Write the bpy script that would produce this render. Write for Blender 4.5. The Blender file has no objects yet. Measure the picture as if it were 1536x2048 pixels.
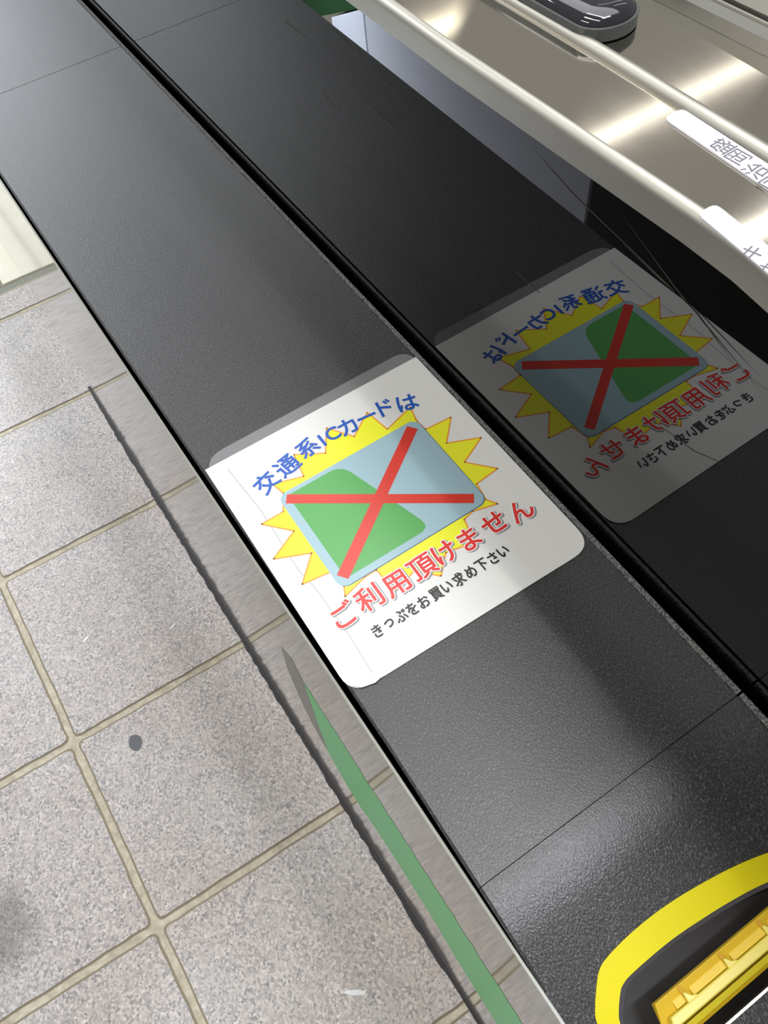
import bpy, bmesh, math, random
from mathutils import Vector, Matrix, Euler
from mathutils.geometry import tessellate_polygon
random.seed(7)
sc = bpy.context.scene
COL = sc.collection
U = 1 / 3.0          # one design unit = 33 cm; gate top is z = 0, station floor is z = -3 in design units
FZ = -3.0


def P(x, y, z=0.0):
    return Vector((x * U, y * U, (z - FZ) * U))


# ------------------------------------------------------------------ camera
cd = bpy.data.cameras.new('camera')
cam = bpy.data.objects.new('camera', cd)
COL.objects.link(cam)
sc.camera = cam
R0 = (0.8390084215, -0.5365783882, -0.0902690529)
R1 = (-0.4960573161, -0.6861292318, -0.532121994)
R2 = (0.2235889260, 0.4912334583, -0.8418418386)
rm = Matrix((R0, tuple(-a for a in R1), tuple(-a for a in R2))).transposed()
cam.matrix_world = Matrix.Translation(P(-0.50635506, 0, 1.0)) @ rm.to_4x4()
cd.sensor_fit = 'VERTICAL'
cd.sensor_height = 36.0
cd.sensor_width = 27.0
cd.lens = 36.0 * 1530.0 / 2048.0
cd.clip_start = 0.01

# ------------------------------------------------------------------ light
w = bpy.data.worlds.new('station_air')
sc.world = w
w.use_nodes = True
w.node_tree.nodes['Background'].inputs[0].default_value = (0.96, 0.94, 0.88, 1)
w.node_tree.nodes['Background'].inputs[1].default_value = 0.30


def area(name, loc, sx, sy, power, col=(1, 0.97, 0.92), target=None):
    l = bpy.data.lights.new(name, 'AREA')
    l.shape = 'RECTANGLE'
    l.size = sx * U
    l.size_y = sy * U
    l.energy = power
    l.color = col
    o = bpy.data.objects.new(name, l)
    COL.objects.link(o)
    o.location = P(*loc)
    if target:
        d = P(*target) - o.location
        o.rotation_euler = d.to_track_quat('-Z', 'Y').to_euler()
    return o


# ceiling tubes and lit ceiling fields of the concourse, plus one added floor fill
area('ceiling_tube', (0.42, 1.2, 5.4), 0.10, 4.4, 7.4)
area('ceiling_field', (1.9, 3.2, 5.45), 3.6, 7.0, 21, (0.97, 0.98, 1))
area('ceiling_tube', (-1.6, 0.4, 5.4), 0.5, 5.0, 13)
area('ceiling_tube', (-7.0, 1.5, 5.4), 0.6, 5.0, 34)  # unseen lamp added to brighten the near floor
area('ceiling_tube', (6.5, 3.6, 5.4), 3.6, 0.14, 1.1)
area('ceiling_tube', (6.5, 5.7, 5.4), 3.6, 0.14, 0.9, (1, 0.95, 0.86))
area('ceiling_tube', (5.2, 8.9, 5.4), 1.2, 0.3, 0.6, (1, 0.92, 0.75))
area('ceiling_tube', (-2.6, 9.0, 5.4), 1.2, 5.0, 34, (0.95, 0.98, 1))
area('ceiling_tube', (0.85, -0.62, 5.4), 1.5, 0.28, 21, (0.9, 0.93, 1))
# added fill lamp, no source known there, brightens the mirrored gate panels
dl = area('panel_fill_light', (-2.2, 7.3, -1.2), 0.8, 0.8, 9, (0.84, 0.9, 1.0), (-2.95, 6.3, -2.4))
dl.data.spread = math.radians(95)
# daylight from the entrance at the far end
area('daylight_entrance', (-2.0, 17.0, 4.0), 10.0, 7.5, 105, (0.86, 0.93, 1.0), (-3.0, 5.0, -1.5))

sc.view_settings.view_transform = 'Standard'
sc.view_settings.look = 'None'
sc.view_settings.gamma = 1
sc.view_settings.use_curve_mapping = False
sc.view_settings.exposure = 0.0


# ------------------------------------------------------------------ helpers
def srgb(r, g, b):
    f = lambda c: (c / 255 / 12.92) if c / 255 <= 0.04045 else ((c / 255 + 0.055) / 1.055) ** 2.4
    return (f(r), f(g), f(b), 1)


def mat(name, base, rough=0.5, metal=0.0, ior=1.5, **kw):
    m = bpy.data.materials.new(name)
    m.use_nodes = True
    b = m.node_tree.nodes['Principled BSDF']
    b.inputs['Base Color'].default_value = base
    b.inputs['Roughness'].default_value = rough
    b.inputs['Metallic'].default_value = metal
    b.inputs['IOR'].default_value = ior
    for k, v in kw.items():
        b.inputs[k].default_value = v
    return m


def nd(m, t, **kw):
    n = m.node_tree.nodes.new(t)
    for k, v in kw.items():
        setattr(n, k, v)
    return n


def lk(m, a, b):
    m.node_tree.links.new(a, b)


def pb(m):
    return m.node_tree.nodes['Principled BSDF']


def coords(m, scale=(1, 1, 1)):
    g = nd(m, 'ShaderNodeNewGeometry')
    mp = nd(m, 'ShaderNodeMapping')
    mp.inputs['Scale'].default_value = scale
    lk(m, g.outputs['Position'], mp.inputs['Vector'])
    return mp.outputs['Vector']


def ramp(m, src, stops):
    r = nd(m, 'ShaderNodeValToRGB')
    els = r.color_ramp.elements
    els[0].position, els[0].color = stops[0]
    els[1].position, els[1].color = stops[-1]
    for p, c in stops[1:-1]:
        e = els.new(p)
        e.color = c
    lk(m, src, r.inputs['Fac'])
    return r.outputs['Color']


def noise(m, vec, scale, detail=2, rough=0.5):
    n = nd(m, 'ShaderNodeTexNoise')
    n.inputs['Scale'].default_value = scale
    n.inputs['Detail'].default_value = detail
    n.inputs['Roughness'].default_value = rough
    lk(m, vec, n.inputs['Vector'])
    return n.outputs['Fac']


def mix(m, fac, a, b, mode='MIX'):
    n = nd(m, 'ShaderNodeMix', data_type='RGBA', blend_type=mode)
    for s, v in ((0, fac), (6, a), (7, b)):
        if hasattr(v, 'links') or isinstance(v, bpy.types.NodeSocket):
            lk(m, v, n.inputs[s])
        else:
            n.inputs[s].default_value = v
    return n.outputs[2]


def bump(m, h, strength, dist):
    n = nd(m, 'ShaderNodeBump')
    n.inputs['Strength'].default_value = strength
    n.inputs['Distance'].default_value = dist
    lk(m, h, n.inputs['Height'])
    lk(m, n.outputs['Normal'], pb(m).inputs['Normal'])


def g(v):
    return (v, v, v, 1)


class MB:
    """collects geometry in design units"""

    def __init__(s):
        s.v, s.f, s.mi = [], [], []

    def face(s, pts, mi=0):
        b = len(s.v)
        s.v += [Vector(p) for p in pts]
        s.f.append(list(range(b, b + len(pts))))
        s.mi.append(mi)

    def poly(s, pts, mi=0):
        """flat, possibly concave polygon, facing up, from (x, y, z)"""
        vs = [Vector(p) for p in pts]
        b = len(s.v)
        s.v += vs
        for t in tessellate_polygon([vs]):
            a, c, d = (vs[i] for i in t)
            n = (c - a).cross(d - a)
            s.f.append([b + i for i in (t if n.z >= 0 else t[::-1])])
            s.mi.append(mi)

    def box(s, x0, x1, y0, y1, z0, z1, mi=0):
        p = [(x0, y0, z0), (x1, y0, z0), (x1, y1, z0), (x0, y1, z0), (x0, y0, z1), (x1, y0, z1), (x1, y1, z1), (x0, y1, z1)]
        s.hexa(p, mi)

    def hexa(s, p, mi=0):
        b = len(s.v)
        s.v += [Vector(q) for q in p]
        for f in ((0, 3, 2, 1), (4, 5, 6, 7), (0, 1, 5, 4), (1, 2, 6, 5), (2, 3, 7, 6), (3, 0, 4, 7)):
            s.f.append([b + i for i in f])
            s.mi.append(mi)

    def prism(s, pts, z0, z1, mi=0, zf=None):
        """upright prism over polygon pts (x, y); zf(x, y) offsets both ends"""
        zf = zf or (lambda x, y: 0)
        s.poly([(x, y, z1 + zf(x, y)) for x, y in pts], mi)
        n = len(pts)
        ar = sum(pts[i][0] * pts[(i + 1) % n][1] - pts[(i + 1) % n][0] * pts[i][1] for i in range(n))
        q = pts if ar > 0 else pts[::-1]
        for i in range(n):
            (xa, ya), (xb, yb) = q[i], q[(i + 1) % n]
            s.face([(xa, ya, z0 + zf(xa, ya)), (xb, yb, z0 + zf(xb, yb)), (xb, yb, z1 + zf(xb, yb)), (xa, ya, z1 + zf(xa, ya))], mi)

    def sweep(s, path, prof, mi=0, caps=True):
        """path: (x, y, z) points running along y; prof: (dx, dz) offsets, closed"""
        b = len(s.v)
        n, m = len(path), len(prof)
        for p in path:
            for dx, dz in prof:
                s.v.append(Vector((p[0] + dx, p[1], p[2] + dz)))
        for i in range(n - 1):
            for j in range(m):
                a, c = b + i * m + j, b + i * m + (j + 1) % m
                s.f.append([a, c, c + m, a + m])
                s.mi.append(mi)
        if caps:
            s.f.append([b + j for j in range(m)][::-1]); s.mi.append(mi)
            s.f.append([b + (n - 1) * m + j for j in range(m)]); s.mi.append(mi)

    def build(s, name, mats, parent=None, smooth=False, bevel=0, seg=2, weld=False):
        me = bpy.data.meshes.new(name)
        off = parent['_o'] if parent and '_o' in parent else (0, 0, 0)
        world = [P(*v) for v in s.v]
        if parent:
            base = parent.matrix_basis.translation.copy()
            q = parent.parent
            while q:
                base += q.matrix_basis.translation
                q = q.parent
            world = [v - base for v in world]
        me.from_pydata([tuple(v) for v in world], [], s.f)
        if not isinstance(mats, (list, tuple)):
            mats = [mats]
        for m_ in mats:
            me.materials.append(m_)
        for p_, i in zip(me.polygons, s.mi):
            p_.material_index = i
            p_.use_smooth = smooth
        me.update()
        if weld:
            bm = bmesh.new(); bm.from_mesh(me)
            bmesh.ops.remove_doubles(bm, verts=bm.verts, dist=1e-6)
            bmesh.ops.recalc_face_normals(bm, faces=bm.faces)
            bm.to_mesh(me); bm.free()
        o = bpy.data.objects.new(name, me)
        COL.objects.link(o)
        if parent:
            o.parent = parent
        if bevel:
            md = o.modifiers.new('bevel', 'BEVEL')
            md.width = bevel * U
            md.segments = seg
            md.limit_method = 'ANGLE'
            md.angle_limit = math.radians(40)
            md.harden_normals = False
        return o


def thing(name, label, cat, loc, group=None):
    o = bpy.data.objects.new(name, None)
    COL.objects.link(o)
    o.location = P(*loc)
    o.empty_display_size = 0.05
    tag(o, label, cat, group)
    return o


def tag(o, label, cat, group=None):
    o['label'] = label
    o['category'] = cat
    if group:
        o['group'] = group
    return o


def structure(o):
    o['kind'] = 'structure'
    return o


def rrect(x0, x1, y0, y1, r, n=6, corners=(1, 1, 1, 1)):
    """rounded rectangle, ccw from lower left; corners = ll, lr, ur, ul"""
    out = []
    for k, (cx, cy, a0) in enumerate(((x0, y0, 180), (x1, y0, 270), (x1, y1, 0), (x0, y1, 90))):
        rr = r * corners[k]
        if rr <= 0:
            out.append((cx, cy)); continue
        ox = cx + rr * (1 if k in (0, 3) else -1)
        oy = cy + rr * (1 if k in (0, 1) else -1)
        for i in range(n + 1):
            a = math.radians(a0 + 90 * i / n)
            out.append((ox + rr * math.cos(a), oy + rr * math.sin(a)))
    return out


def rpoly(pts, rs, n=5):
    """polygon with each corner rounded by radius rs[i]"""
    out = []
    m = len(pts)
    for i in range(m):
        p, a, b = Vector(pts[i]), Vector(pts[i - 1]), Vector(pts[(i + 1) % m])
        r = rs[i]
        if r <= 0:
            out.append(tuple(p)); continue
        u, v = (a - p).normalized(), (b - p).normalized()
        for k in range(n + 1):
            t = k / n
            q = (p + u * r) * (1 - t) ** 2 + p * 2 * t * (1 - t) + (p + v * r) * t ** 2
            out.append((q.x, q.y))
    return out


# ------------------------------------------------------------------ materials
# granite floor
M_TILE = mat('granite_tile', g(0.4), 0.5)
v = coords(M_TILE)
fine = noise(M_TILE, v, 230, 5, 0.8)
gr = nd(M_TILE, 'ShaderNodeTexVoronoi')
gr.inputs['Scale'].default_value = 330
lk(M_TILE, coords(M_TILE, (1, 0.8, 1)), gr.inputs['Vector'])
gs_ = nd(M_TILE, 'ShaderNodeSeparateColor')
lk(M_TILE, gr.outputs['Color'], gs_.inputs[0])
c1a = ramp(M_TILE, gs_.outputs[0], [(0.0, srgb(108, 108, 114)), (0.22, srgb(160, 158, 162)), (0.5, srgb(202, 196, 194)), (0.8, srgb(228, 219, 215)), (1.0, srgb(252, 246, 244))])
c1b = ramp(M_TILE, fine, [(0.36, srgb(112, 112, 118)), (0.45, srgb(176, 174, 176)), (0.54, srgb(212, 207, 205)), (0.64, srgb(250, 245, 242))])
c1 = mix(M_TILE, 0.4, c1a, c1b)
mid = noise(M_TILE, coords(M_TILE, (1, 0.6, 1)), 55, 3, 0.6)
c2 = mix(M_TILE, ramp(M_TILE, mid, [(0.42, g(0)), (0.62, g(1))]), c1, srgb(206, 198, 194), 'MIX')
c2b = mix(M_TILE, 0.45, c1, c2)
big = noise(M_TILE, v, 5, 2)
c3 = mix(M_TILE, ramp(M_TILE, big, [(0.35, g(0)), (0.65, g(0.55))]), c2b, srgb(242, 233, 225), 'MULTIPLY')
vo = nd(M_TILE, 'ShaderNodeTexVoronoi')
vo.inputs['Scale'].default_value = 38
lk(M_TILE, coords(M_TILE, (1, 0.45, 1)), vo.inputs['Vector'])
fl = ramp(M_TILE, vo.outputs['Distance'], [(0.06, g(1)), (0.085, g(0))])
sep = nd(M_TILE, 'ShaderNodeSeparateColor')
lk(M_TILE, vo.outputs['Color'], sep.inputs[0])
pick = ramp(M_TILE, sep.outputs[0], [(0.86, g(0)), (0.87, g(1))])
flk = mix(M_TILE, 1.0, fl, pick, 'MULTIPLY')
c4 = mix(M_TILE, flk, c3, srgb(238, 232, 228))
lk(M_TILE, c4, pb(M_TILE).inputs['Base Color'])
dg_ = nd(M_TILE, 'ShaderNodeVectorMath', operation='DISTANCE')
gq = nd(M_TILE, 'ShaderNodeNewGeometry')
lk(M_TILE, gq.outputs['Position'], dg_.inputs[0])
dg_.inputs[1].default_value = tuple(P(-2.25, 1.42, FZ))
dn = nd(M_TILE, 'ShaderNodeMath', operation='MULTIPLY_ADD')
lk(M_TILE, noise(M_TILE, coords(M_TILE), 30, 4, 0.7), dn.inputs[0])
dn.inputs[1].default_value = 0.09
lk(M_TILE, dg_.outputs['Value'], dn.inputs[2])
c5 = mix(M_TILE, ramp(M_TILE, dn.outputs[0], [(0.085, g(0.5)), (0.13, g(0))]), c4, srgb(96, 98, 92))
lk(M_TILE, c5, pb(M_TILE).inputs['Base Color'])
bump(M_TILE, gs_.outputs[0], 0.08, 0.0006)

M_GROUT = mat('grout', srgb(182, 172, 150), 0.85)
v = coords(M_GROUT)
lk(M_GROUT, ramp(M_GROUT, noise(M_GROUT, v, 60, 4, 0.7), [(0.3, srgb(178, 168, 148)), (0.55, srgb(210, 201, 180)), (0.75, srgb(228, 220, 200))]), pb(M_GROUT).inputs['Base Color'])
M_GROUTEDGE = mat('dirty_grout_edge', srgb(150, 140, 120), 0.9)
M_CREAM = mat('cream_paving', srgb(232, 226, 204), 0.45)
v = coords(M_CREAM)
lk(M_CREAM, ramp(M_CREAM, noise(M_CREAM, v, 14, 3), [(0.3, srgb(248, 243, 224)), (0.7, srgb(240, 231, 210))]), pb(M_CREAM).inputs['Base Color'])
M_SEAL = mat('dark_sealant', srgb(52, 50, 53), 0.6)

# gate
M_TOP = mat('charcoal_laminate', g(0.02), 0.30)
v = coords(M_TOP)
n1 = noise(M_TOP, coords(M_TOP, (1, 0.6, 1)), 1500, 2, 0.6)
lk(M_TOP, ramp(M_TOP, n1, [(0.3, srgb(42, 42, 43)), (0.55, srgb(54, 54, 55)), (0.72, srgb(92, 92, 94))]), pb(M_TOP).inputs['Base Color'])
rg = nd(M_TOP, 'ShaderNodeMapRange')
rg.inputs['To Min'].default_value = 0.22
rg.inputs['To Max'].default_value = 0.40
lk(M_TOP, n1, rg.inputs['Value'])
lk(M_TOP, rg.outputs[0], pb(M_TOP).inputs['Roughness'])
bump(M_TOP, n1, 0.5, 0.0004)
M_BLACK = mat('black_plastic', g(0.006), 0.5)
M_DARK = mat('dark_recess_plastic', srgb(50, 48, 47), 0.55)
M_CHARC = mat('charcoal_edge', srgb(78, 78, 84), 0.4)
M_EDGE = mat('rough_cut_edge', g(0.1), 0.6)
v = coords(M_EDGE)
n1 = noise(M_EDGE, v, 900, 3, 0.8)
lk(M_EDGE, ramp(M_EDGE, n1, [(0.38, g(0.01)), (0.62, g(0.22))]), pb(M_EDGE).inputs['Base Color'])
M_SIDE = mat('glossy_side_panel', srgb(150, 148, 142), 0.06, ior=1.5)
v = coords(M_SIDE, (1, 1, 1))
M_TRIM = mat('pale_panel_edge', srgb(130, 132, 122), 0.3)
M_GREEN = mat('green_band', srgb(70, 190, 105), 0.32, ior=1.35)
M_GREY = mat('grey_band', srgb(128, 126, 120), 0.4, ior=1.3)
M_YEL = mat('yellow_ring', srgb(208, 196, 22), 0.3)
M_YEL2 = mat('amber_plastic', srgb(192, 158, 22), 0.5)
M_YEL3 = mat('pale_yellow_plastic', srgb(200, 184, 78), 0.4)
M_OLIVE = mat('olive_yellow_plastic', srgb(196, 180, 40), 0.35)
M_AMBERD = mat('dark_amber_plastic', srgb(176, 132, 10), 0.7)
# smoked acrylic
M_SMOKE = mat('smoked_acrylic', g(0.001), 0.008, ior=1.78)
M_SCR = mat('scratch', g(0.05), 0.5)
# steel
def steel(name, base, rough, aniso=0.93, streak=True):
    m = mat(name, base, rough, 1.0)
    pb(m).inputs['Anisotropic'].default_value = aniso
    t = nd(m, 'ShaderNodeCombineXYZ')
    t.inputs[0].default_value = 1.0
    lk(m, t.outputs[0], pb(m).inputs['Tangent'])
    if streak:
        n_ = noise(m, coords(m, (12, 0.2, 12)), 8, 3, 0.6)
        bump(m, n_, 0.008, 0.0003)
        rr = nd(m, 'ShaderNodeMapRange')
        rr.inputs['To Min'].default_value = rough - 0.01
        rr.inputs['To Max'].default_value = rough + 0.025
        lk(m, n_, rr.inputs['Value'])
        lk(m, rr.outputs[0], pb(m).inputs['Roughness'])
    return m


M_STEEL = steel('brushed_steel', (0.70, 0.66, 0.585, 1), 0.065)
M_STEELR = steel('polished_steel_edge', (0.46, 0.445, 0.40, 1), 0.46, 0.0, False)
M_REAR = steel('dark_steel_panel', (0.30, 0.29, 0.26, 1), 0.4)
M_PAPER = mat('white_label', srgb(204, 204, 212), 0.4)
M_INK = mat('grey_ink', srgb(96, 94, 102), 0.6)
# sticker
M_FILM = mat('clear_film_edge', srgb(150, 150, 152), 0.22)
M_FILM.blend_method = 'BLEND' if hasattr(M_FILM, 'blend_method') else None
pb(M_FILM).inputs['Alpha'].default_value = 0.55
M_WHITE = mat('sticker_white', srgb(207, 207, 205), 0.28)
M_SY = mat('print_yellow', srgb(218, 218, 44), 0.28)
M_SO = mat('print_orange', srgb(216, 146, 54), 0.28)
M_SB = mat('print_pale_blue', srgb(144, 172, 182), 0.28)
M_SG = mat('print_green', srgb(80, 152, 80), 0.28)
M_SR = mat('print_red', srgb(194, 54, 42), 0.28)
M_TB = mat('print_blue', srgb(34, 82, 170), 0.3)
M_TR = mat('print_red_text', srgb(200, 44, 40), 0.3)
M_TW = mat('print_white', srgb(218, 218, 216), 0.3)
M_TS = mat('print_grey', srgb(120, 124, 132), 0.3)
M_TK = mat('print_black', srgb(34, 34, 36), 0.35)
M_NAVY = mat('print_navy', srgb(62, 84, 122), 0.3)
M_CREASE = mat('crease', srgb(172, 172, 170), 0.35)

# ------------------------------------------------------------------ floor
XL = [(-4.86, -0.035), (-3.74, -0.035), (-2.655, -0.035), (-1.535, -0.035), (-0.40, -0.0266), (0.65, -0.03), (1.6, -0.03)]
YR = [-2.15, -1.10, -0.033, 0.983, 2.055, 3.27, 4.45, 5.60]
YEND = 5.93


def node(i, y0):
    """crossing of column line i and row line y0"""
    x, y = 0, y0
    for _ in range(3):
        x = XL[i][0] + XL[i][1] * y
        y = y0 - 0.027 * (x + 0.55)
    return x, y


mb = MB()
gw = 0.024
for i in range(len(XL) - 1):
    rows = YR + [YEND]
    for j in range(len(rows) - 1):
        a, b, c, d = node(i, rows[j]), node(i + 1, rows[j]), node(i + 1, rows[j + 1]), node(i, rows[j + 1])
        ww = gw + random.uniform(-0.003, 0.003)
        base = [(a[0] + ww, a[1] + ww), (b[0] - ww, b[1] + ww), (c[0] - ww, c[1] - ww), (d[0] + ww, d[1] - ww)]
        # slightly uneven sawn edge
        pts = []
        for k in range(4):
            p, q = Vector(base[k]), Vector(base[(k + 1) % 4])
            nseg = 14
            for s_ in range(nseg):
                t = s_ / nseg
                r_ = p.lerp(q, t)
                if s_ == 0:
                    prev = Vector(base[k - 1])
                    pts.append(tuple(p + (prev - p).normalized() * 0.03))
                    pts.append(tuple(p + ((prev - p).normalized() + (q - p).normalized()) * 0.008))
                    pts.append(tuple(p + (q - p).normalized() * 0.03))
                else:
                    nrm = Vector((-(q - p).y, (q - p).x)).normalized()
                    pts.append(tuple(r_ + nrm * random.uniform(-0.0005, 0.006)))
        mb.prism(pts, FZ - 0.02, FZ, 0)
        # dirty seam hugging the tile
        cx = sum(p[0] for p in pts) / len(pts); cy = sum(p[1] for p in pts) / len(pts)
        big_ = [(p[0] + (0.0105 if p[0] > cx else -0.0105), p[1] + (0.0105 if p[1] > cy else -0.0105)) for p in pts]
        mb.poly([(x, y, FZ - 0.0045) for x, y in big_], 2)
mb.box(-6, 3, -3, 5.93, FZ - 0.06, FZ - 0.0055, 1)
floor = structure(mb.build('floor', [M_TILE, M_GROUT, M_GROUTEDGE]))
mb = MB()
for i in range(-1, 6):
    for j in range(3):
        x0 = -5.6 + i * 1.6; y0 = 6.03 + j * 2.6
        mb.box(x0, x0 + 1.58, y0, y0 + 2.585, FZ - 0.02, FZ + 0.001, 0)
mb.box(-7.5, 5, 5.93, 14, FZ - 0.06, FZ - 0.012, 1)
structure(mb.build('floor', [M_CREAM, mat('gap_grey', srgb(150, 150, 138), 0.7)]))

# grey round stain and dark dirt line at the foot of the gate
mb = MB()
n = 28
mb.prism([(-1.322 + 0.034 * math.cos(a) * (1 + 0.07 * math.sin(2 * a + 1)), 1.886 + 0.047 * math.sin(a) * (1 + 0.06 * math.cos(3 * a))) for a in [2 * math.pi * k / n for k in range(n)]], FZ + 0.0005, FZ + 0.0025)
tag(mb.build('gum_stain', mat('gum', srgb(112, 113, 118), 0.7)), 'small round grey chewing-gum stain on a stone floor tile', 'stain')

chips = [(-0.855, 2.17, .035, .012, 35), (-1.635, 2.62, .03, .014, 30), (-1.39, 2.95, .035, .014, 28)]
cl = ['small white paper scrap on the floor tile nearest the gate foot',
      'small white paper scrap on the floor near the grout crossing at left',
      'tiny pale scrap on the grey floor tile by the upper grout line']
M_SCRAP = mat('paper_scrap', srgb(248, 248, 250), 0.5)
real = [(-0.874, 2.395), (-1.335, 2.62), (-0.915, 0.275)]
lab = ['tiny white paper scrap on the tile near the dark gate seam',
       'tiny white paper scrap on the tile above the grey gum stain',
       'pinkish white sliver of litter on the nearest floor tile by the gate']
for (x, y), l_, (L_, W_, an) in zip(real, lab, [(.022, .007, 20), (.024, .008, 22), (.05, .012, -35 + 180)]):
    mb = MB()
    ca, sa = math.cos(math.radians(an)), math.sin(math.radians(an))
    sh = [(-L_, -W_ * .7), (-L_ * .3, -W_), (L_ * .8, -W_ * .6), (L_, W_ * .4), (L_ * .2, W_), (-L_ * .9, W_ * .6)]
    mb.prism([(x + a * ca - b * sa, y + a * sa + b * ca) for a, b in sh], FZ + 0.0005, FZ + 0.003)
    tag(mb.build('paper_scrap', M_SCRAP), l_, 'litter', 'litter on the floor')

# ------------------------------------------------------------------ the ticket gate
JY = 0.078         # front joint of the top cover
JB = 2.245         # rear joint


def prof(x, y):
    """height of the gate top: flat behind the joint, easing down towards the ticket slot"""
    if y >= 0.075:
        return 0.0
    t = 0.075 - y
    s = math.tan(math.radians(13))
    e = 0.075
    return -(s * t * t / (2 * e)) if t < e else -(s * e / 2 + s * (t - e))


def lefte(y):
    return -0.431 - max(0, y - 0.35) * 0.0235


gate = thing('ticket_gate', 'long charcoal automatic ticket gate body with yellow ringed ticket slot', 'ticket gate', (-0.22, 1.0, FZ))
XR = -0.0205


def top_strip(y0, y1, step=0.02, hole=None):
    mb = MB()
    ys = []
    y = y0
    while y < y1 - 1e-6:
        ys.append(y); y += step
    ys.append(y1)
    T = 0.016
    for a, b in zip(ys[:-1], ys[1:]):
        la, lb = lefte(a), lefte(b)
        za, zb = prof(0, a), prof(0, b)
        c = 0.003
        mb.face([(la + c, a, za), (XR, a, za), (XR, b, zb), (lb + c, b, zb)])
        mb.face([(la, a, za - c), (la + c, a, za), (lb + c, b, zb), (lb, b, zb - c)])
        mb.face([(la, a, za - T), (la, a, za - c), (lb, b, zb - c), (lb, b, zb - T)])
        mb.face([(XR, a, za), (XR, a, za - T), (XR, b, zb - T), (XR, b, zb)])
        mb.face([(la, a, za - T), (lb, b, zb - T), (XR, b, zb - T), (XR, a, za - T)])
    for y in (y0, y1):
        l, z = lefte(y), prof(0, y)
        q = [(l, y, z - T), (XR, y, z - T), (XR, y, z), (l + 0.003, y, z), (l, y, z - 0.003)]
        mb.face(q if y == y0 else q[::-1])
    return mb


top_strip(JY + 0.0005, JB - 0.001, 0.2).build('top_cover', M_TOP, gate, weld=True)
top_strip(JB + 0.001, 5.2, 0.4).build('top_cover', M_TOP, gate, weld=True)

# --- front cover with slot opening
XC = -0.255
inner_half = [(-0.379, -0.112), (-0.3765, -0.105), (-0.366, -0.0945), (-0.356, -0.0875), (-0.345, -0.0845), (-0.318, -0.0825), (-0.285, -0.0815)]
outer_half = [(-0.401, -0.098), (-0.396, -0.088), (-0.385, -0.0755), (-0.369, -0.0615), (-0.357, -0.0565), (-0.325, -0.0525), (-0.285, -0.0505)]


def smooth(pts, n=4):
    """Catmull-Rom through pts"""
    o_ = []
    for k in range(len(pts) - 1):
        p0, p1, p2, p3 = (Vector(pts[max(0, min(len(pts) - 1, k + d))]) for d in (-1, 0, 1, 2))
        for i_ in range(n):
            t = i_ / n
            q = 0.5 * ((2 * p1) + (p2 - p0) * t + (2 * p0 - 5 * p1 + 4 * p2 - p3) * t * t + (3 * p1 - p0 - 3 * p2 + p3) * t ** 3)
            o_.append((q.x, q.y))
    return o_ + [tuple(pts[-1])]


out = smooth([(-0.412, -0.30), (-0.410, -0.16), (-0.4015, -0.102), (-0.392, -0.085), (-0.377, -0.0695)], 4) + smooth([(-0.3705, -0.0635), (-0.357, -0.0572), (-0.325, -0.0530), (-0.285, -0.0518), (-0.250, -0.0535), (-0.218, -0.0570), (-0.172, -0.0640), (-0.128, -0.0740), (-0.090, -0.087), (-0.078, -0.096), (-0.072, -0.115), (-0.068, -0.30)], 4)
inn = smooth([(-0.390, -0.285), (-0.388, -0.16), (-0.3800, -0.115), (-0.3725, -0.102), (-0.3620, -0.0915)], 4) + smooth([(-0.3570, -0.0875), (-0.345, -0.0840), (-0.318, -0.0825), (-0.285, -0.0822), (-0.262, -0.0832), (-0.240, -0.0850), (-0.197, -0.0895), (-0.153, -0.0965), (-0.118, -0.106), (-0.106, -0.114), (-0.100, -0.130), (-0.096, -0.285)], 4)
Y0 = -0.75
mb = MB()
# the sheet around the opening, as a ring of quads between the opening and the outline
outline = []
nI = len(out)
# left flank, rear flank, right flank
mb2 = top_strip(-0.045, JY - 0.0005, 0.006)
mb.v, mb.f, mb.mi = mb2.v, mb2.f, mb2.mi
idx_top = [k for k in range(nI)]
rim = []
for k, (x, y) in enumerate(out):
    rim.append((x, y))
xs_top = [lefte(0) + (XR - lefte(0)) * t for t in [i / 40 for i in range(41)]]
left = [(lefte(0), y) for y in (-0.32, -0.2, -0.12, -0.08, -0.045)]
ringo = [(lefte(0), -0.32)] + [(lefte(0), -0.045)] + [(x, -0.045) for x in xs_top[1:-1]] + [(XR, -0.045), (XR, -0.32)]
polyg = ringo + out[::-1]
# fine grid, keeping cells outside the opening gives the curvature; trimmed exactly by the opening outline
mb.poly([(x, y, prof(x, y)) for x, y in polyg])
mb.box(lefte(0), XR, Y0, -0.32, prof(0, -0.32) - 0.05, prof(0, -0.32) - 0.001)
mb.face([(lefte(0), -0.32, -0.1), (lefte(0), -0.045, -0.1), (lefte(0), -0.045, prof(0, -0.045)), (lefte(0), -0.32, prof(0, -0.32))])
mb.face([(XR, -0.32, prof(0, -0.32)), (XR, -0.045, prof(0, -0.045)), (XR, -0.045, -0.1), (XR, -0.32, -0.1)])
fc = mb.build('front_cover', M_TOP, gate)

# --- yellow ring band
mb = MB()
m_ = min(len(inn), len(out))
for k in range(m_ - 1):
    a, b, c, d = out[k], out[k + 1], inn[k + 1], inn[k]
    h = 0.0022
    z = lambda p, e=0: prof(*p) + e
    mb.face([(*a, z(a, h)), (*d, z(d, h)), (*c, z(c, h)), (*b, z(b, h))][::-1])
    mb.face([(*a, z(a, -0.002)), (*a, z(a, h)), (*b, z(b, h)), (*b, z(b, -0.002))][::-1])
    mb.face([(*d, z(d, -0.002)), (*c, z(c, -0.002)), (*c, z(c, h)), (*d, z(d, h))][::-1])
ring = mb.build('slot_ring', M_YEL, gate, weld=True)
ring['label'] = 'bright yellow ring round the ticket slot'
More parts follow.
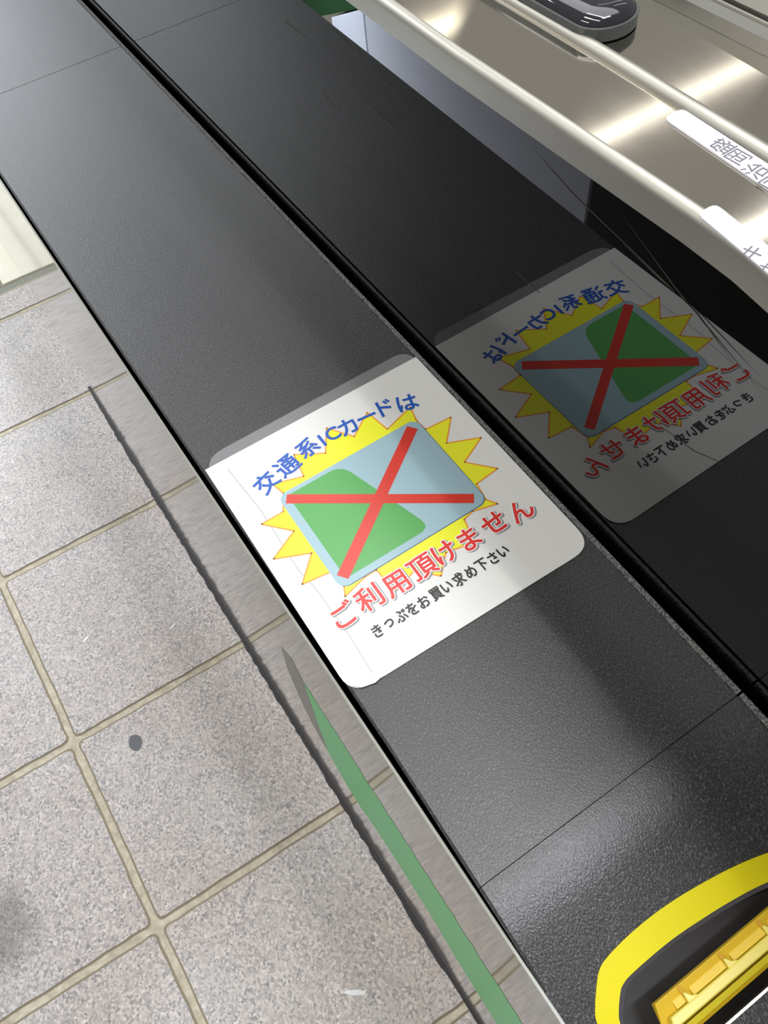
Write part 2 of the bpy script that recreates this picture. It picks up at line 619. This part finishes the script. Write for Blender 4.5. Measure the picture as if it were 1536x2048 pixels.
# --- recess
mb = MB()
mid_ = [(x + (0.004 if x < XC else -0.004), y - 0.0045) for x, y in inn]
bot = [(x + (0.008 if x < XC else -0.008), y - 0.006) for x, y in inn]
for k in range(len(inn) - 1):
    a, b, c, d = inn[k], inn[k + 1], mid_[k + 1], mid_[k]
    mb.face([(*a, prof(*a)), (*b, prof(*b)), (*c, prof(*c) - 0.003), (*d, prof(*d) - 0.003)], 1)
    e, f = bot[k], bot[k + 1]
    mb.face([(*d, prof(*d) - 0.003), (*c, prof(*c) - 0.003), (*f, prof(*f) - 0.045), (*e, prof(*e) - 0.045)], 0)
mb.poly([(x, y, prof(x, y) - 0.044) for x, y in bot], 0)
mb.build('slot_recess', [M_DARK, M_CHARC], gate)
# --- yellow ticket guide
gd = MB()
bx0, bx1 = -0.339, -0.116
zt = lambda y: prof(0, y)
zb = -0.03
gd.hexa([(bx0, -0.1165, zb), (bx0 - 0.011, -0.16, zb), (bx1, -0.16, zb), (bx1, -0.1165, zb),
         (bx0, -0.1165, -0.0105), (bx0 - 0.008, -0.14, -0.0175), (bx1, -0.14, -0.0175), (bx1, -0.1165, -0.0105)][::1])
guide = gd.build('ticket_guide', M_YEL2, gate, weld=True, bevel=0.0008)
mb = MB()
# stepped floor fields between the teeth
tx = [-0.303, -0.244, -0.185, -0.138]
edges_ = [bx0 + 0.012] + tx + [bx1 - 0.004]
for a, b in zip(edges_[:-1], edges_[1:]):
    mb.box(a + 0.005, b - 0.0035, -0.1335, -0.1242, -0.0175, -0.0118)
mb.build('step_field', mat('light_amber_plastic', srgb(198, 168, 30), 0.5), guide, bevel=0.0008)
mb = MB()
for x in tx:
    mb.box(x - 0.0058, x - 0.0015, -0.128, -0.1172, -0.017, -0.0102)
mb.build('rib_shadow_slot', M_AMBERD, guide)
mb = MB()
hz0, hz1 = -0.024, -0.0045
mb.hexa([(-0.3345, -0.134, hz0), (-0.3425, -0.1475, hz0), (bx1, -0.1475, hz0), (bx1, -0.134, hz0),
         (-0.3345, -0.134, hz1), (-0.3385, -0.1445, hz1), (bx1, -0.1445, hz1), (bx1, -0.134, hz1)])
lipo = mb.build('guide_lip', M_YEL3, guide, weld=True, bevel=0.0015, seg=3)
lipo['label'] = 'pale shiny lip of the yellow guide'
for x in tx:
    mb = MB()
    mb.prism([(x - 0.006, -0.1345), (x + 0.0105, -0.1345), (x + 0.002, -0.1305), (x - 0.0025, -0.1245), (x - 0.0048, -0.1245)], -0.018, -0.0050)
    mb.build('guide_tooth', M_YEL3, guide, weld=True, bevel=0.001, seg=2)
mb = MB()
mb.hexa([(-0.342, -0.1478, -0.03), (-0.345, -0.156, -0.03), (bx1, -0.156, -0.03), (bx1, -0.1478, -0.03),
         (-0.342, -0.1478, -0.0125), (-0.345, -0.1545, -0.0165), (bx1, -0.1545, -0.0165), (bx1, -0.1478, -0.0125)])
mb.build('guide_lower_bar', M_OLIVE, guide, weld=True, bevel=0.0008)
# --- flap in front of the guide with a bright edge
mb = MB()
mb.hexa([(-0.372, -0.1715, -0.04), (-0.374, -0.28, -0.06), (-0.10, -0.28, -0.06), (-0.10, -0.1715, -0.04),
         (-0.372, -0.1715, -0.014), (-0.374, -0.28, -0.034), (-0.10, -0.28, -0.034), (-0.10, -0.1715, -0.014)])
fl_ = mb.build('slot_flap', M_TOP, gate, weld=True)
mb = MB()
mb.box(-0.371, -0.101, -0.1722, -0.1695, -0.016, -0.0125)
e_ = mb.build('flap_edge', M_STEELR, fl_)
e_['label'] = 'thin bright metal edge of the flap'

# --- seam profile on the mirror side
path = [(-0.0135, y, -0.0015 + prof(0, y) * 0.15) for y in (-0.75, -0.3, -0.1, 0.0, JY - 0.0015)]
path2 = [(-0.0135 + (0.006 if y > 2 else 0) * (y - 2) * 0.3, y, -0.0015) for y in (JY + 0.0015, 0.5, 1.0, 2.0, 3.0, 5.2)]
pr = [(-0.0048, -0.012), (0.0048, -0.012), (0.0048, -0.002), (0.0025, 0.0012), (-0.0025, 0.0012), (-0.0048, -0.002)]
for p_ in (path, path2):
    mb = MB()
    mb.sweep(p_, pr)
    mb.build('edge_bead', M_EDGE, gate, weld=True)

# --- body: core, glossy side panel, trim
def px(y, z):
    return -0.4345 - 0.021 * y + 0.0265 * z


mb = MB()
for a, b in ((-0.75, 5.2),):
    mb.hexa([(px(a, FZ) + 0.02, a, FZ + 0.001), (XR, a, FZ + 0.001), (XR, b, FZ + 0.001), (px(b, FZ) + 0.02, b, FZ + 0.001),
             (px(a, -0.09) + 0.02, a, -0.095), (XR, a, -0.095), (XR, b, -0.095), (px(b, -0.09) + 0.02, b, -0.095)])
mb.box(-0.40, XR, 0.1, 5.2, -0.095, -0.017)
mb.build('body', M_BLACK, gate)
mb = MB()
zt_ = -0.022
th = 0.003
YS = [-0.75, 0.0, 0.45] + [0.75 + 0.35 * k for k in range(20)]


def side_strip(z0, z1, x0, x1):
    """thin vertical slab following the face px between heights z0 and z1"""
    mb = MB()
    for a, b in zip(YS[:-1], YS[1:]):
        q = [[(px(y, z_) + dx, y, z_) for dx in (x0, x1) for z_ in (z0, z1)] for y in (a, b)]
        (A0, A1, B0, B1), (C0, C1, D0, D1) = q
        mb.face([A0, A1, C1, C0]); mb.face([B0, D0, D1, B1]); mb.face([A1, B1, D1, C1]); mb.face([A0, C0, D0, B0])
        if a == YS[0]:
            mb.face([A0, B0, B1, A1])
        if b == YS[-1]:
            mb.face([C0, C1, D1, D0])
    return mb


side = side_strip(FZ + 0.001, zt_, 0.0, th).build('side_panel', M_SIDE, gate, smooth=False, weld=True)
t_ = side_strip(zt_ - 0.003, zt_ + 0.001, -0.001, 0.0025).build('panel_trim', M_TRIM, side, weld=True)
t_['label'] = 'pale narrow top edge of the side panel'


def on_side(pts, e=0.0012):
    return [(px(y, z) - e, y, z) for y, z in pts]


def side_poly(pts, e=0.0012):
    vs = [Vector(p) for p in on_side(pts, e)]
    mb = MB()
    mb.v = vs
    for t in tessellate_polygon([[Vector((y, z, 0)) for y, z in pts]]):
        n = (vs[t[1]] - vs[t[0]]).cross(vs[t[2]] - vs[t[0]])
        mb.f.append(list(t) if n.x < 0 else list(t)[::-1]); mb.mi.append(0)
    return mb


jr = random.Random(3)
rt = [(-0.74, -0.64), (-0.3, -0.64)] + [(-0.086 + i * 0.02, -0.60 + jr.uniform(-0.014, 0.014)) for i in range(37)] + [(0.663, -0.595)]
lt = [(0.723, -1.026), (0.772, -1.452), (0.693, -1.60), (0.60, -1.60), (0.495, -1.49), (0.395, -1.452), (0.219, -1.43), (0.078, -1.54), (-0.05, -1.56), (-0.74, -1.58)]
gb = side_poly(rt + lt, 0.0004).build('green_band', M_GREEN, gate)
gb['label'] = 'green band on the side panel'
gs = side_poly([(0.762, -0.587), (0.68, -0.50), (0.665, -0.595), (0.725, -1.026), (0.775, -1.455), (0.806, -1.426), (0.837, -1.339), (0.853, -1.173), (0.827, -0.855)], 0.0003).build('grey_band', M_GREY, gate)
gs['label'] = 'grey tip ahead of the green band'
# dark sealant along the foot
mb = MB()
sr = random.Random(11)
pl_, pr_ = [], []
y = -0.75
while y < 4.5:
    fade = 1.0 if y < 3.9 else max(0.12, 1 - (y - 3.9) / 0.65)
    if y < 0.15:
        fade = 0.35
    c = px(y, FZ) - 0.011
    wl = (0.011 + sr.uniform(-0.004, 0.005)) * fade
    wr = 0.015
    pl_.append((c - wl, y)); pr_.append((c + wr, y))
    y += 0.03
mb.prism(pl_ + pr_[::-1], FZ + 0.001, FZ + 0.006)
s_ = mb.build('foot_sealant', M_SEAL, gate)
s_['label'] = 'dark ragged sealant line where the panel meets the floor'

# ------------------------------------------------------------------ text helpers
_cache = {}


def glyph(ch):
    if ch in _cache:
        return _cache[ch]
    c = bpy.data.curves.new('glyph', 'FONT')
    c.body = ch
    c.size = 1.0
    c.resolution_u = 5
    o = bpy.data.objects.new('glyph', c)
    COL.objects.link(o)
    bpy.context.view_layer.update()
    dg = bpy.context.evaluated_depsgraph_get()
    me = o.evaluated_get(dg).to_mesh()
    vs = [v_.co.copy() for v_ in me.vertices]
    fs = [list(p_.vertices) for p_ in me.polygons]
    o.evaluated_get(dg).to_mesh_clear()
    bpy.data.objects.remove(o)
    xs = [v_.x for v_ in vs]; ys = [v_.y for v_ in vs]
    cx = (min(xs) + max(xs)) / 2; cy = (min(ys) + max(ys)) / 2
    _cache[ch] = ([Vector((v_.x - cx, v_.y - cy)) for v_ in vs], fs)
    return _cache[ch]


def put_text(mb, items, z, grow=0.0, shift=(0, 0), n=10, squash=(1, 1)):
    """items: (char, x, y, size, degrees); grow thickens the strokes"""
    offs = [(0, 0)]
    if grow > 0:
        offs += [(grow * math.cos(2 * math.pi * k / n), grow * math.sin(2 * math.pi * k / n)) for k in range(n)]
    for ch, x, y, s, deg in items:
        vs, fs = glyph(ch)
        ca, sa = math.cos(math.radians(deg)), math.sin(math.radians(deg))
        for q, (ox, oy) in enumerate(offs):
            b = len(mb.v)
            for v_ in vs:
                gx, gy = v_.x * s * squash[0], v_.y * s * squash[1]
                mb.v.append(Vector((x + gx * ca - gy * sa + ox + shift[0], y + gx * sa + gy * ca + oy + shift[1], z + q * 0.000004)))
            for f in fs:
                p0, p1, p2 = (mb.v[b + f[i]] for i in (0, 1, 2))
                ok = (p1 - p0).cross(p2 - p0).z >= 0
                mb.f.append([b + i for i in (f if ok else f[::-1])]); mb.mi.append(0)


# ------------------------------------------------------------------ the notice sticker
st = thing('notice_sticker', 'white square notice sticker with red cross over a card picture, on the gate top', 'sticker', (-0.23, 0.61, 0.0005))
e0 = 0.0012
X0, X1, YB, YT = -0.4345, -0.0225, 0.360, 0.8255
mb = MB()
mb.prism(rpoly([(X0 + .002, YT - 0.03), (X1 - .001, YT - 0.03), (X1 - .001, 0.848), (X0 + .002, 0.848)], [0, 0, 0.03, 0.04]), e0 * 0.2, e0 * 0.7)
f_ = mb.build('film_margin', M_FILM, st)
f_['label'] = 'clear grey film margin above the printed sheet'
mb = MB()
sheet = rpoly([(X0, 0.3600), (-0.0225, 0.3525), (X1 + 0.002, YT - 0.003), (X0 - 0.003, YT)], [0.034, 0.036, 0.001, 0.001], 7)
mb.prism(sheet, e0 * 0.8, e0 * 1.6)
mb.build('printed_sheet', M_WHITE, st)
z = e0 * 1.6
STAR = [(-0.099, 0.712), (-0.149, 0.716), (-0.157, 0.767), (-0.202, 0.736), (-0.23, 0.78), (-0.258, 0.735), (-0.302, 0.764), (-0.31, 0.716), (-0.359, 0.733), (-0.353, 0.707), (-0.37, 0.676), (-0.409, 0.676), (-0.373, 0.635), (-0.423, 0.61), (-0.370, 0.585), (-0.408, 0.547), (-0.36, 0.540), (-0.3585, 0.508), (-0.366, 0.493), (-0.325, 0.5035), (-0.305, 0.5035), (-0.302, 0.457), (-0.26, 0.470), (-0.233, 0.440), (-0.205, 0.468), (-0.160, 0.458), (-0.149, 0.499), (-0.130, 0.5035), (-0.091, 0.492), (-0.101, 0.509), (-0.095, 0.541), (-0.051, 0.545), (-0.086, 0.586), (-0.035, 0.61), (-0.087, 0.634), (-0.05, 0.674), (-0.098, 0.678), (-0.100, 0.70)]
STAR[0:1] = [(-0.093, 0.733), (-0.099, 0.706)][::-1][::-1]
STAR = [(-0.099, 0.706), (-0.092, 0.733)] + STAR[2:]
# outline: each edge a thin orange band just above the yellow
mb = MB()
mb.poly([(x, y, z + 0.0001) for x, y in STAR])
sb = mb.build('starburst', M_SY, st)
mb = MB()
for i in range(len(STAR)):
    a, b = Vector(STAR[i]), Vector(STAR[(i + 1) % len(STAR)])
    d = (b - a).normalized(); nn = Vector((-d.y, d.x)) * 0.0013
    a2, b2 = a - d * 0.0006, b + d * 0.0006
    mb.poly([(*(a2 + nn), z + 0.00018), (*(b2 + nn), z + 0.00018), (*(b2 - nn), z + 0.00018), (*(a2 - nn), z + 0.00018)])
mb.build('starburst_outline', M_SO, sb)
mb = MB()
mb.poly([(x, y, z + 0.00024) for x, y in rrect(-0.3635, -0.0985, 0.5040, 0.7060, 0.016)])
mb.build('card_shadow_line', M_NAVY, st)
mb = MB()
mb.poly([(x, y, z + 0.0003) for x, y in rrect(-0.3645, -0.0995, 0.5055, 0.7070, 0.016)])
card = mb.build('card_picture', M_SB, st)
mb = MB()
mb.poly([(x, y, z + 0.00036) for x, y in rpoly([(-0.3495, 0.5175), (-0.197, 0.5175), (-0.250, 0.699), (-0.3495, 0.699)], [0.01, 0.022, 0.024, 0.004])])
mb.build('card_green_field', M_SG, card)
mb = MB()
for k, ((xa, ya), (xb, yb), wd) in enumerate([((-0.3545, 0.6943), (-0.1145, 0.521), 0.0086), ((-0.1137, 0.694), (-0.3525, 0.5224), 0.0096)]):
    a, b = Vector((xa, ya)), Vector((xb, yb))
    d = (b - a).normalized(); nn = Vector((-d.y, d.x)) * wd
    mb.poly([(*(a + nn), z + 0.00042 + k * 3e-5), (*(b + nn), z + 0.00042 + k * 3e-5), (*(b - nn), z + 0.00042 + k * 3e-5), (*(a - nn), z + 0.00042 + k * 3e-5)])
mb.build('red_cross', M_SR, st)

t1 = list(zip('交通系ICカードは', [-0.366, -0.322, -0.277, -0.2495, -0.228, -0.200, -0.163, -0.127, -0.091], [0.742, 0.7515, 0.763, 0.7615, 0.763, 0.761, 0.7600, 0.7575, 0.744],
              [0.041, 0.042, 0.040, 0.037, 0.037, 0.040, 0.040, 0.041, 0.041], [19, 12, 8, 2, 0, -2, -6, -10, -17]))
mb = MB()
put_text(mb, t1, z + 0.0005, 0.0008)
mb.build('blue_lettering', M_TB, st)
t2 = list(zip('ご利用頂けません', [-0.382, -0.339, -0.294, -0.247, -0.206, -0.163, -0.117, -0.071], [0.4700, 0.4710, 0.4670, 0.4680, 0.4690, 0.4670, 0.4680, 0.4620],
              [0.042] * 8, [2, 0, 0, 0, 0, 0, 0, 0]))
mb = MB()
put_text(mb, t2, z + 0.0005, 0.0026, (0.0014, -0.0018))
sh_ = mb.build('lettering_shadow', M_TS, st)
mb = MB()
put_text(mb, t2, z + 0.00058, 0.0024)
mb.build('lettering_outline', M_TW, st)
mb = MB()
put_text(mb, t2, z + 0.00066, 0.0008)
mb.build('red_lettering', M_TR, st)
t3 = list(zip('きっぷをお買い求め下さい', [-0.356, -0.336, -0.316, -0.297, -0.277, -0.255, -0.236, -0.215, -0.194, -0.174, -0.154, -0.135], [0.4205] * 12,
              [0.0205] * 12, [0] * 12))
mb = MB()
put_text(mb, t3, z + 0.0005, 0.0006, squash=(0.92, 1.1))
mb.build('black_lettering', M_TK, st)
mb = MB()
cr = [(-0.406, 0.805), (-0.398, 0.70), (-0.401, 0.57), (-0.395, 0.53), (-0.392, 0.445), (-0.395, 0.372)]
for a, b in list(zip(cr[:-1], cr[1:]))[0:]:
    a, b = Vector(a), Vector(b)
    d = (b - a).normalized(); nn = Vector((-d.y, d.x)) * 0.0011
    mb.poly([(*(a + nn), z + 0.00004), (*(b + nn), z + 0.00004), (*(b - nn), z + 0.00004), (*(a - nn), z + 0.00004)])
mb.build('crease', M_CREASE, st)
mb = MB()
mb.prism([(-0.428, 0.372), (-0.418, 0.3625), (-0.399, 0.3575), (-0.385, 0.3600), (-0.392, 0.3645), (-0.412, 0.3665), (-0.424, 0.3735)], e0 * 1.7, e0 * 3.2)
mb.build('lifted_corner', mat('film_edge_white', srgb(214, 214, 208), 0.3), st)

# ------------------------------------------------------------------ smoked acrylic screen
scr = thing('smoked_screen', 'tall glossy black acrylic screen beside the gate mirroring the sticker', 'screen', (0.0, 1.0, FZ))
mb = MB()
mb.box(0.0, 0.012, -1.0, 5.4, FZ + 0.001, 0.592)
mb.build('sheet', M_SMOKE, scr)


# ------------------------------------------------------------------ stainless counter
ct = thing('service_counter', 'brushed stainless steel counter with rolled edge and raised rib', 'counter', (0.3, 1.0, FZ))


def nx(y):
    base = -0.088 + 0.03 * (y - 0.6) if y > 0.6 else -0.088
    return base - (0.9 * (0.30 - max(y, 0.17)) ** 2 if y < 0.30 else 0)


ys = [-0.75 + i * 0.05 for i in range(28)] + [0.7 + i * 0.3 for i in range(13)]
CZ = 0.63
# rolled nosing profile (dx, dz) relative to the nose line at the counter top
pts = []
for k in range(7):
    a = math.radians(90 + 90 * k / 6)
    pts.append((0.0085 + 0.0085 * math.cos(a), -0.0085 + 0.0085 * math.sin(a)))
prof_n = pts + [(0.0, -0.028), (0.003, -0.030), (0.018, -0.030), (0.018, -0.004), (0.0085, -0.004)][:4]
mb = MB()
mb.sweep([(nx(y), y, CZ) for y in ys], prof_n)
nose = mb.build('rolled_edge', M_STEELR, ct, smooth=True, weld=True)
md = nose.modifiers.new('es', 'EDGE_SPLIT'); md.split_angle = math.radians(45)


def rx(y):
    return 0.004 - 0.008 * max(0, (0.5 - y) / 0.2) * 0.7 if y < 0.5 else 0.004 + 0.01 * min(1, (y - 0.5))


def slab(name, f0, f1, z0, z1, m, parent=ct):
    mb = MB()
    for a, b in zip(ys[:-1], ys[1:]):
        mb.face([(f0(a), a, z1), (f1(a), a, z1), (f1(b), b, z1), (f0(b), b, z1)])
        mb.face([(f0(a), a, z0), (f0(b), b, z0), (f1(b), b, z0), (f1(a), a, z0)])
        mb.face([(f0(a), a, z0), (f0(a), a, z1), (f0(b), b, z1), (f0(b), b, z0)])
        mb.face([(f1(a), a, z1), (f1(a), a, z0), (f1(b), b, z0), (f1(b), b, z1)])
    for y, s_ in ((ys[0], 1), (ys[-1], -1)):
        q = [(f0(y), y, z0), (f1(y), y, z0), (f1(y), y, z1), (f0(y), y, z1)]
        mb.face(q if s_ > 0 else q[::-1])
    return mb.build(name, m, parent, weld=True)


slab('front_tray', lambda y: nx(y) + 0.0086, lambda y: rx(y), CZ - 0.025, CZ - 0.0004, M_STEEL)
slab('rear_tray', lambda y: rx(y) + 0.0005, lambda y: 0.102, CZ - 0.025, CZ - 0.0002, M_STEEL)
mb = MB()
r = 0.0068
mb.sweep([(rx(y) + 0.002, y, CZ) for y in ys], [(r * math.cos(math.radians(a)), r * 0.95 * math.sin(math.radians(a))) for a in range(0, 181, 18)] + [(-r, -0.002), (r, -0.002)])
mb.build('rib', M_STEELR, ct, smooth=True, weld=True)
slab('edge_rail', lambda y: 0.1022, lambda y: 0.118, CZ - 0.025, CZ + 0.012, mat('satin_steel', (0.42, 0.42, 0.40, 1), 0.35, 1.0))
slab('rail_lip', lambda y: 0.1182, lambda y: 0.1205, CZ - 0.025, CZ + 0.014, M_STEELR)
slab('rear_panel', lambda y: 0.128, lambda y: 1.2, CZ - 0.02, CZ + 0.014, M_REAR)
mb = MB()
mb.box(0.02, 1.2, -0.75, 4.2, FZ + 0.001, CZ - 0.03)
mb.build('cabinet', M_BLACK, ct)

# labels on the counter
lb = thing('counter_label', 'white paper label with place-name characters beside the counter rib', 'label', (-0.015, 0.3, CZ))
mb = MB()
mb.prism(rpoly([(-0.061, 0.0), (-0.036, 0.0), (-0.0035, 0.3985), (-0.0235, 0.3985)][::1], [0, 0, 0.006, 0.006], 3), CZ - 0.0002, CZ + 0.0012)
mb.v = [Vector((v_.x + (0.0115 if v_.y < 0.2 else 0), v_.y, v_.z)) for v_ in mb.v]
mb.build('paper', M_PAPER, lb)
mb = MB()
put_text(mb, [('盛', -0.0175, 0.3425, 0.0185, 2), ('岡', -0.0185, 0.325, 0.0185, 2), ('治', -0.0215, 0.3055, 0.0185, 3), ('国', -0.0235, 0.287, 0.0185, 3)], CZ + 0.0014, 0.0)
mb.build('lettering', M_INK, lb)
lb = thing('counter_label', 'white paper label with a katakana character at the rolled counter edge', 'label', (-0.09, 0.25, CZ))
mb = MB()
mb.prism(rpoly([(-0.128, 0.02), (-0.100, 0.02), (-0.0785, 0.225), (-0.0705, 0.2965), (-0.0885, 0.2965), (-0.097, 0.225)], [0, 0, 0, 0.006, 0.006, 0], 3), CZ - 0.0002, CZ + 0.0011)
mb.build('paper', M_PAPER, lb)
mb = MB()
put_text(mb, [('キ', -0.0895, 0.2440, 0.0155, 4), ('ャ', -0.0925, 0.2265, 0.0155, 4)], CZ + 0.0013, 0.0)
mb.build('lettering', M_INK, lb)

# dark oblong device on the counter
dv = thing('oblong_device', 'glossy dark oblong device with rounded end on the counter behind the rib', 'device', (0.035, 0.6, CZ))


def oval(cx, hw, y0, y1, sx=1.0):
    pts = []
    for k in range(17):
        a = math.pi + math.pi * k / 16
        pts.append((cx + hw * math.cos(a), y0 + hw * 0.85 + hw * 0.85 * math.sin(a)))
    return pts + [(cx + hw, y1), (cx - hw, y1)]


mb = MB()
base = oval(0.037, 0.0335, 0.513, 0.9)
mb.prism(base, CZ + 0.001, CZ + 0.012)
mb.build('base', mat('grey_rubber', srgb(70, 74, 74), 0.35), dv, weld=True, bevel=0.003, seg=3)
mb = MB()
prev = None
for k in range(7):
    t = k / 6
    zz = CZ + 0.0125 + 0.010 * math.sin(t * math.pi / 2)
    hw = 0.031 * (0.25 + 0.75 * math.cos(t * math.pi / 2))
    rr = [(x, y, zz) for x, y in oval(0.037, hw, 0.5155 + (0.031 - hw) * 0.85, 0.9)]
    if prev:
        for i in range(len(rr)):
            j = (i + 1) % len(rr)
            mb.face([prev[i], prev[j], rr[j], rr[i]])
    prev = rr
mb.face(prev)
mb.build('glossy_top', mat('glossy_black_cap', srgb(26, 26, 34), 0.06, ior=1.8), dv, smooth=True, weld=True)

# ------------------------------------------------------------------ added gate across the passage, shape guessed (seen only mirrored in the screen)
ng = thing('ticket_gate', 'pale side of an added, guessed ticket gate mirrored in the black screen', 'ticket gate', (-2.95, 4.0, FZ))
mb = MB()
mb.box(-3.35, -2.9, 3.3, 6.17, FZ + 0.001, -0.1)
mb.build('side_panel', mat('pale_satin_panel', srgb(206, 210, 222), 0.5), ng)
mb = MB()
mb.hexa([(-3.35, 6.2, FZ + 0.001), (-2.9, 6.2, FZ + 0.001), (-2.9, 6.80, FZ + 0.001), (-3.35, 6.80, FZ + 0.001),
         (-3.35, 6.2, -2.17), (-2.9, 6.2, -2.17), (-2.9, 6.80, -2.44), (-3.35, 6.80, -2.44)])
mb.build('end_panel', mat('pale_blue_panel', srgb(226, 232, 246), 0.5), ng)
mb = MB()
mb.hexa([(-3.35, 6.2, -2.16), (-2.9, 6.2, -2.16), (-2.9, 7.6, -2.75), (-3.35, 7.6, -2.75),
         (-3.35, 6.2, -0.1), (-2.9, 6.2, -0.1), (-2.9, 7.6, -0.1), (-3.35, 7.6, -0.1)])
mb.build('green_end_cover', mat('deep_green', srgb(4, 62, 22), 0.5), ng)
mb = MB()
mb.box(-3.35, -2.9, 0.6, 3.27, FZ + 0.001, -0.1)
mb.build('dark_panel', M_BLACK, ng)  # black block added so the near part of the reflection falls dark

# hairline scratches across the screen
for path_ in [
    [(0.582, 0.508), (0.51, 0.489), (0.402, 0.473), (0.329, 0.462), (0.271, 0.438)],
    [(0.45, 0.508), (0.36, 0.471), (0.228, 0.429)],
    [(1.014, 0.474), (0.94, 0.467)], [(0.914, 0.461), (0.861, 0.454), (0.793, 0.442)],
    [(0.982, 0.406), (0.906, 0.401), (0.809, 0.395)], [(1.169, 0.429), (1.104, 0.429)],
    [(1.075, 0.359), (1.042, 0.349)], [(0.356, 0.288), (0.276, 0.298), (0.225, 0.322)],
    [(0.594, 0.334), (0.546, 0.332)], [(0.435, 0.476), (0.38, 0.468), (0.321, 0.463), (0.244, 0.446)]]:
    mb = MB()
    nn_ = len(path_)
    for k_ in range(nn_ - 1):
        a, b = Vector(path_[k_]), Vector(path_[k_ + 1])
        d = (b - a).normalized()
        q = Vector((-d.y, d.x))
        wa = 0.0 if k_ == 0 else 0.0007
        wb = 0.0 if k_ == nn_ - 2 else 0.0007
        if nn_ == 2:
            wa = wb = 0.0005
        mb.face([(-0.0003, a.x + q.x * wa, a.y + q.y * wa), (-0.0003, b.x + q.x * wb, b.y + q.y * wb), (-0.0003, b.x - q.x * wb - q.x * 1e-5, b.y - q.y * wb - q.y * 1e-5), (-0.0003, a.x - q.x * wa - q.x * 1e-5, a.y - q.y * wa - q.y * 1e-5)])
    mb.build('scratch', M_SCR, scr)
